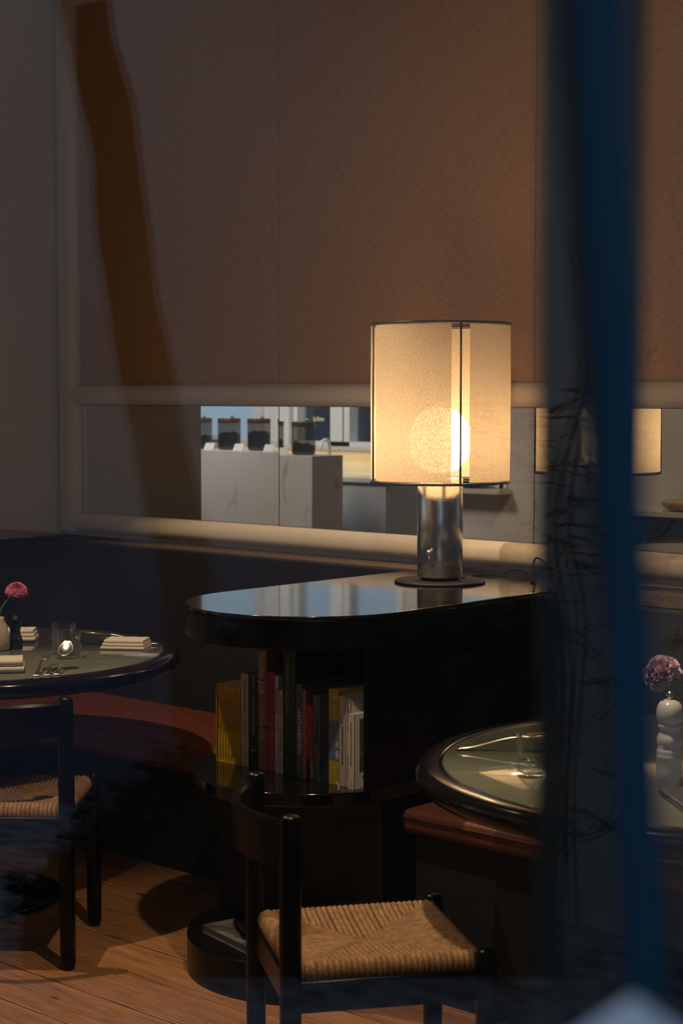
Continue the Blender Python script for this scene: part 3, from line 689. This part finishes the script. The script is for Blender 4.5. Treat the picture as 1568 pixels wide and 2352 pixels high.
# ------------------------------------------------------------------ ceiling spotlights
def spot(label, p, target, power, angle, blend=.25, size=.03, col=WARM):
    t = thing('ceiling_spotlight', label, 'spotlight', (p[0], p[1], CE), 0, 'ceiling spotlights')
    MB().lathe([(0, 0), (.05, 0), (.05, -.015), (0, -.015)], 24).build('mount', 'black', t)
    d = (Vector(target) - Vector(p)).normalized(); q = d.to_track_quat('-Z', 'Y')
    hd = MB().lathe([(.034, .05), (.034, -.02), (.03, -.02), (.03, .046), (0, .046)], 24).build('spot_head', 'black', t)
    hd.location = (0, 0, p[2] - CE); hd.rotation_euler = q.to_euler()
    MB().tube([(0, 0, -.015), (0, 0, p[2] - CE + .05)], .008, 8).build('stem', 'black', t)
    ld = bpy.data.lights.new('spot_beam', 'SPOT'); ld.energy = power; ld.color = col; ld.spot_size = R(angle); ld.spot_blend = blend; ld.shadow_soft_size = size
    lo = bpy.data.objects.new('spot_beam', ld); COL.objects.link(lo); lo.parent = t; lo.location = (0, 0, p[2] - CE); lo.rotation_euler = q.to_euler()
spot('black ceiling spotlight over the gap between banquette table and cabinet', (1.55, -1.86, 3.27), (1.75, -1.35, 0), 225, 78, .25, .02)
spot('black ceiling spotlight over the near chair', (3.42, -2.0, 3.27), (3.5, -1.7, 0), 245, 74)
spot('black ceiling spotlight near the street window washing the back wall', (4.6, -3.3, 3.27), (3.0, 0, 1.7), 100, 58, .8, .05)  # extra wash added to lift the panelling; no such fitting is known
spot('black ceiling spotlight in the annex over the marble block', (-1.4, -1.5, 3.27), (-1.6, -2.9, .9), 240, 80, .5, .4, (1, .86, .72))  # added lamp, brightens the mirrored marble face

spot('black ceiling spotlight in the annex facing the lettered window', (-2.0, -1.9, 3.27), (-2.5, -4.1, 1.5), 210, 70, .6, .05, (.95, .95, 1.0))  # added lamp in place of daylight on the white frames
spot('black ceiling spotlight over the stone console', (1.0, -2.5, 3.27), (.75, -4.1, 1.1), 110, 80, .7, .05, (1, .80, .56))  # added lamp, this end of the front wall came out too dark

# ------------------------------------------------------------------ annex seen in the mirrors
isl = thing('marble_island', 'white veined marble block carrying a row of smoked jars, seen in the mirror', 'counter', (-1.14, -2.9, FL))
MB().box(-2.2, 0, -.28, 0, 0, 1.212 - FL).build('marble_block', 'marble', isl, bevel=.003)
def jar(x, y, z, fill, label):
    t = thing('storage_jar', label, 'jar', (x, y, z + .0006), 0, 'smoked storage jars')
    r, h = .072, .172
    MB().lathe([(0, 0), (r * .8, 0), (r * .96, .008), (r, .025), (r, h)], 40).build('jar_wall', 'smoke', t)
    n = 22; s = MB(); prof = [(0, .004), (r * .78, .004), (r * .93, .012), (r * .965, .03), (r * .965, fill)]
    s.lathe(prof, 30)
    vs = [(0, 0, fill + .012)]; fs = []
    for k in range(1, 5):
        for i in range(30):
            a = 2 * math.pi * i / 30; vs.append((r * .965 * k / 4 * math.cos(a), r * .965 * k / 4 * math.sin(a), fill + (.014 * math.sin(3 * a + x * 9) * (k / 4) * (1 - k / 5) * 3 + random.uniform(-.004, .004) if k < 4 else 0) + .010 * (1 - k / 4)))
    for i in range(30): fs.append((0, 1 + i, 1 + (i + 1) % 30))
    for k in range(3):
        for i in range(30): fs.append((1 + k * 30 + i, 1 + k * 30 + (i + 1) % 30, 31 + k * 30 + (i + 1) % 30, 31 + k * 30 + i))
    s.add(vs, fs, True); s.build('dark_contents', 'bean', t)
    ld = MB().lathe([(0, h - .004), (r * .97, h - .004), (r * 1.02, h), (r * 1.02, h + .024), (r * .99, h + .027), (0, h + .027)], 40).build('lid', 'lid', t)
    MB().sphere((.03, .0, h + .036), .011, 16, 10).build('lid_knob', 'chrome', ld)
    return t
xj = [-2.365, -2.105, -1.84, -1.575, -1.315]
jl = ['smoked jar cut off by the wall edge in the mirror, first of the row', 'smoked jar with lumpy dark filling, first full one in the mirror', 'fullest smoked jar, in the mirror just before the pane joint', 'smoked jar split by the joint between two mirror panes', 'emptiest smoked jar, last of the row at the marble corner']
for i, x in enumerate(xj):
    jar(x, -3.02, 1.212, [.07, .095, .105, .08, .055][i], jl[i])
    cdo = thing('label_card', ['white label card by the first mirrored jar', 'white label card left of the first full jar', 'white label card left of the fullest jar', 'white label card at the mirror pane joint', 'white label card left of the emptiest jar'][i], 'card', (x + .10 - .2, -2.93, 1.2125), 0, 'white label cards')
    MB().add([(-.042, 0, 0), (.042, 0, 0), (.042, -.022, .042), (-.042, -.022, .042), (-.042, -.003, 0), (.042, -.003, 0), (.042, -.025, .042), (-.042, -.025, .042)], [(0, 1, 2, 3), (7, 6, 5, 4), (0, 4, 5, 1), (1, 5, 6, 2), (2, 6, 7, 3), (3, 7, 4, 0)]).build('card_face', 'white', cdo)
# sink counter along the front wall
ctr = thing('sink_counter', 'pale stone sink counter with plain grey doors below, seen in the mirror', 'counter', (-3.2, -4.1, FL))
MB().box(0, 2.12, 0, .60, 1.03 - FL, 1.06 - FL).build('worktop', 'stone', ctr, bevel=.003)
MB().box(0, 2.12, 0, .56, 0, 1.03 - FL).build('carcass', 'greydoor', ctr)
for k in range(5):
    MB().box(.01 + k * .424, .424 + k * .424 - .006, .56, .578, .09, 1.015 - FL).build('cabinet_door', 'greydoor', ctr, bevel=.002)
MB().box(0, 2.1, .0, .018, 1.06 - FL, 1.21 - FL).build('splashback', 'ochre', ctr)
MB().box(0, 2.12, .0, .10, 1.21 - FL, 1.235 - FL).build('splash_shelf', 'stone', ctr)
tap = thing('tap', 'slim chrome swan-neck tap behind the jars in the mirror', 'tap', (-1.72, -3.72, 1.0605))
MB().tube(smooth([(0, 0, 0), (0, 0, .12), (0, 0, .19), (0, .03, .225), (0, .07, .215), (0, .085, .17)]), .011, 12).build('swan_neck', 'white', tap)
ul = bpy.data.lights.new('counter_strip', 'AREA'); ul.shape = 'RECTANGLE'; ul.size = 1.9; ul.size_y = .02; ul.energy = 1.8; ul.color = (1, .8, .5)
uo = bpy.data.objects.new('counter_strip', ul); COL.objects.link(uo); uo.parent = ctr; uo.location = (1.05, .07, 1.205 - FL)
# windows of the front wall
def frame(n, a, b, z0, z1, bars=()):
    s = MB(); w = .03; y0, y1 = YF - .07, YF + .02
    s.box(a - .02, a + w, y0, y1, z0, z1).box(b - w, b + .02, y0, y1, z0, z1).box(a, b, y0, y1, z0 - .0, z0 + w).box(a, b, y0, y1, z1 - w, z1)
    for q in bars: s.box(q - .03, q + .03, y0, y1, z0, z1)
    o = struct(s.build('window_%d' % n, 'white')); MB().box(a + w, b - w, YF - .06, YF - .054, z0 + w, z1 - w).build('pane', 'paneb', o); return o
frame(2, -4.6, -2.90, 1.235, 2.7)
w3 = frame(3, -2.36, -1.42, 1.235, 2.7, (-2.0, -1.94, -1.89))
text('Julien', .046, (-2.25, YF - .0535, 1.415), (1, 0, 0), TU, M['gold'], w3, 'window_lettering')
frame(4, -1.05, -.60, 1.0, 2.7)
struct(MB().box(-2.90, -2.83, YF, YF + .07, 1.235, 2.8).box(-2.83, -2.72, YF, YF + .03, 1.235, 2.8).box(-2.72, -2.64, YF, YF + .07, 1.235, 2.8).box(-2.64, -2.54, YF, YF + .03, 1.235, 2.8).box(-2.54, -2.36, YF, YF + .07, 1.235, 2.8).build('trim_7', 'white'))
struct(box('trim_8', 'stone', -1.12, -.55, YF - .02, YF + .14, .965, .995))
db = tag(MB().lathe([(0, 0), (.05, 0), (.055, .012), (.12, .06), (.116, .063), (.05, .02), (0, .016)], 40).build('footed_bowl', 'black', loc=(-.80, -4.02, .9955)), 'black footed bowl on the white window ledge, seen in the mirror', 'bowl')
sh = thing('stone_console', 'pale stone console with dark underside, in the mirror past the window bar', 'console', (.15, -4.096, FL))
MB().box(0, 1.3, 0, .4, .875 - FL, .905 - FL).build('console_top', 'stone', sh, bevel=.003)
MB().box(.04, 1.26, 0, .36, .76 - FL, .875 - FL).build('dark_drawer_box', 'bmill', sh)
for q in (.06, 1.2): MB().box(q, q + .05, .0, .34, 0, .76 - FL).build('support', 'bmill', sh)
wb = tag(MB().lathe([(0, 0), (.10, 0), (.15, .015), (.17, .04), (.17, .058), (.164, .06), (.155, .04), (.12, .02), (0, .018)], 48).build('wooden_bowl', 'wood', loc=(.73, -3.87, .9055)), 'shallow pale wooden bowl on the stone console, in the mirror', 'bowl')

# ------------------------------------------------------------------ street side: window, bar and what the glass mirrors
w1 = MB()
w1.box(4.25, 4.31, YF - .075, YF, ZS, ZT).box(6.54, 6.6, YF - .075, YF, ZS, ZT).box(4.31, 6.54, YF - .075, YF, ZS, ZS + .06).box(4.31, 6.54, YF - .075, YF, ZT - .06, ZT)
w1 = struct(w1.build('window_1', 'barpaint'))
MB().box(5.418, 5.457, -4.122, -4.108, ZS + .06, ZT - .06).build('glazing_bar', 'barpaint', w1)
MB().box(4.31, 6.54, -.003, .003, ZS + .06, ZT - .06).build('outer_pane', 'pane', w1, loc=(0, -4.15, 0))
ip = MB().box(-1.11, 1.11, -.002, .002, ZS + .06, ZT - .06).build('inner_pane', 'pane2', w1, loc=(5.42, -4.132, 0))
ip.rotation_euler = (0, 0, R(.28))

FW = Vector((-math.sin(YAW), math.cos(YAW), 0)); RT = Vector((math.cos(YAW), math.sin(YAW), 0))
lb = thing('leaning_bar', 'slim blue and black bar leaning outside the window, out of focus', 'bar', (5.60, -4.33, FL - .06))
def slat(name, m, t0, t1, b0, b1, th=.006, back=0):
    vs = []; o = Vector(lb.location); n = FW
    for p0, p1 in ((b0, b1), (t0, t1)):
        for dd in (back, back + th): vs += [Vector(p0) + n * dd - o, Vector(p1) + n * dd - o]
    MB().add(vs, [(0, 1, 5, 4), (2, 6, 7, 3), (0, 4, 6, 2), (1, 3, 7, 5), (0, 2, 3, 1), (4, 5, 7, 6)]).build(name, m, lb, merge=True)
def ext(p, q, z):            # point at height z on the line through p and q
    p, q = Vector(p), Vector(q); return p + (q - p) * ((z - p.z) / (q.z - p.z))
ZB0, ZB1 = FL - .06, 2.6
L1 = ((5.5297, -4.2560, 1.671), (5.5560, -4.2597, 1.3627)); L2 = ((5.5378, -4.2486, 1.671), (5.5618, -4.2545, 1.3627)); L3 = ((5.5223, -4.2627, 1.671), (5.5560, -4.2597, 1.3627))
slat('blue_edge', 'blue', ext(*L1, ZB1), ext(*L2, ZB1), ext(*L1, ZB0), ext(*L2, ZB0), .006)
slat('black_web', 'barpaint', ext(*L3, 1.95), ext(*L1, 1.95) + RT * .002, ext(*L3, 1.37), ext(*L1, 1.37) + RT * .0005, .003, .0065)

struct(box('ground', 'gravel', -14, 14, -13, YF - .08, FL - .16, FL - .06)).name = 'floor_street'
struct(box('wall_opposite', 'render', -2.2, 9, -8.45, -8.2, FL - .1, 3.6))
struct(box('baseboard_opposite', 'plinthstone', -2.2, 2.3, -8.2, -8.16, FL - .06, .98))  # made-up dark band that dims the wall's reflection over the banquette
struct(box('trim_9', 'bark', 1.6, 9, -8.2, -7.2, 3.35, 3.43))  # unseen awning added to shade this stretch of the opposite wall
tr = thing('street_tree', 'leaning dark tree trunk mirrored in the window glass', 'tree', (1.80, -7.42, FL - .06))
tp = [(1.82, -7.42, -.12), (1.803, -7.417, .027), (1.774, -7.428, .446), (1.707, -7.418, 1.005), (1.65, -7.39, 1.3), (1.599, -7.37, 1.564), (1.545, -7.35, 1.85), (1.507, -7.337, 2.123), (1.474, -7.332, 2.402), (1.42, -7.30, 2.65), (1.388, -7.291, 2.821), (1.30, -7.27, 3.4), (1.22, -7.2, 4.2)]
tl = Vector(tr.location)
MB().tube([p - tl for p in smooth(tp, 3)], [.098 - .0006 * i + .004 * math.sin(i * 1.3) for i in range(37)], 14).build('trunk', 'bark', tr)
MB().tube([p - tl for p in smooth([(1.25, -7.22, 3.9), (1.5, -7.0, 4.6), (1.6, -6.8, 5.2)], 3)], [.06, .058, .055, .05, .045, .04, .035], 10).build('branch', 'bark', tr)
def foliage(n, fn, size, parent, name='foliage', m='leaf'):
    s = MB()
    for _ in range(n):
        c = Vector(fn()); a = Vector((random.gauss(0, 1), random.gauss(0, 1), random.gauss(0, 1))).normalized(); b = a.orthogonal().normalized()
        L = size * random.uniform(.6, 1.3); w = L * .4
        s.add([c - a * L, c + b * w, c + a * L, c - b * w], [(0, 1, 2, 3)])
    o = s.build(name, m, parent); o['kind'] = 'stuff'; return o
hd = thing('hedge', 'dark leafy hedge in front of the opposite wall, mirrored in the glass', 'hedge', (2.253, -7.1, FL - .06), math.atan2(-.587, .648))
hp_ = [(-.62, .28), (-.42, .50), (-.28, .62), (-.16, .74), (-.06, 1.02), (.05, 1.12), (.4, 1.16), (.95, 1.14)]
def htop(x):
    for (a, za), (b, zb) in zip(hp_, hp_[1:]):
        if a <= x <= b: return za + (zb - za) * (x - a) / (b - a)
    return .3
core = MB(); core.add([(x, y, 0) for x, z in hp_ for y in (0, -.25)] + [(x, y, z - .05) for x, z in hp_ for y in (0, -.25)], [])
n_ = len(hp_); fs_ = []
for q in range(n_ - 1):
    a, b = 2 * q, 2 * q + 2; t_ = 2 * n_
    fs_ += [(a, b, t_ + b, t_ + a), (b + 1, a + 1, t_ + a + 1, t_ + b + 1), (t_ + a, t_ + b, t_ + b + 1, t_ + a + 1)]
core.f += fs_; core.sm += [False] * len(fs_)
core.build('hedge_core', 'leaf', hd)
def hpt():
    x = random.uniform(-.66, .95); h_ = htop(x); z = h_ * random.random() ** .35 + random.gauss(0, .02)
    return (x, random.uniform(-.1, .06), z)
foliage(3200, hpt, .022, hd)
vn = thing('climbing_vine', 'bare twining vine climbing the pale wall, mirrored over the window bar', 'vine', (2.76, -8.09, FL - .05))
def twig(p0, n, step, dirn, r, wob=.5):
    pts = [Vector(p0)]; d = Vector(dirn).normalized()
    for i in range(n):
        d = (d + Vector((random.gauss(0, wob), random.gauss(0, wob * .25), random.gauss(0, wob * .7)))).normalized()
        q = pts[-1] + d * step; q.y = max(-.05, min(.12, q.y)); pts.append(q)
    return pts
MB().tube(smooth([(-.02, .06, 0), (.0, .06, .4), (.01, .05, .85), (-.05, .06, 1.25), (-.02, .05, 1.5), (.06, .05, 1.75), (.02, .05, 2.2)]), .010, 7).build('vine_stem', 'bark', vn)
MB().tube(smooth([(.04, .05, .05), (.03, .06, .5), (.06, .05, 1.0), (.0, .06, 1.3), (.05, .05, 1.62)]), .007, 6).build('vine_stem', 'bark', vn)
lv = []
s = MB()
for k in range(44):
    p0 = (random.uniform(-.1, .08), .05, random.uniform(.25, 1.7)); sg = random.choice((-1, 1, -1))
    pts = twig(p0, 8, random.uniform(.03, .06), (sg, 0, random.uniform(-.3, .6)), .003, .35); lv += pts[2:]
    s.tube(smooth(pts, 2), random.uniform(.0025, .0055), 5)
s.build('tendril', 'bark', vn)
foliage(340, lambda: random.choice(lv) + Vector((random.gauss(0, .02), random.gauss(.02, .01), random.gauss(0, .02))), .034, vn, 'vine_leaf')
dd = thing('street_door', 'dark blue-grey door outside, behind the lettered window in the mirror', 'door', (-4.35, -6.6, FL - .06))  # made-up dark board that keeps the lower pane from showing bright sky
MB().box(-.95, .75, -.06, 0, 0, 2.0).build('door_leaf', 'slate', dd, bevel=.01)
for k in range(2): MB().box(-.85, .65, 0, .015, .2 + k * .9, .95 + k * .9).build('door_panel', 'slate', dd, bevel=.01)
ms = thing('menu_stand', 'pale pointed menu board outside the window, only its out-of-focus tip in view', 'stand', (5.565, -4.277, FL - .06))  # invented board; what makes the pale blur is unknown
mz = 1.3824 - (FL - .06); bd = []
for dd in (0, .008):
    bd += [Vector((0, 0, mz)) + FW * dd, RT * .075 + Vector((0, 0, mz - .052)) + FW * dd, RT * .075 + Vector((0, 0, mz - .30)) + FW * dd, RT * -.075 + Vector((0, 0, mz - .30)) + FW * dd, RT * -.075 + Vector((0, 0, mz - .052)) + FW * dd]
MB().add(bd, [(0, 1, 2, 3, 4), (9, 8, 7, 6, 5)] + [(i, 5 + i, 5 + (i + 1) % 5, (i + 1) % 5) for i in range(5)]).build('board', 'pale', ms, merge=True)
MB().tube([(FW.x * .02, FW.y * .02, 0), (FW.x * .02, FW.y * .02, mz - .1)], .01, 12).build('post', 'wire', ms)
MB().lathe([(0, 0), (.07, 0), (.07, .008), (.02, .02), (0, .02)], 32).build('foot', 'wire', ms)
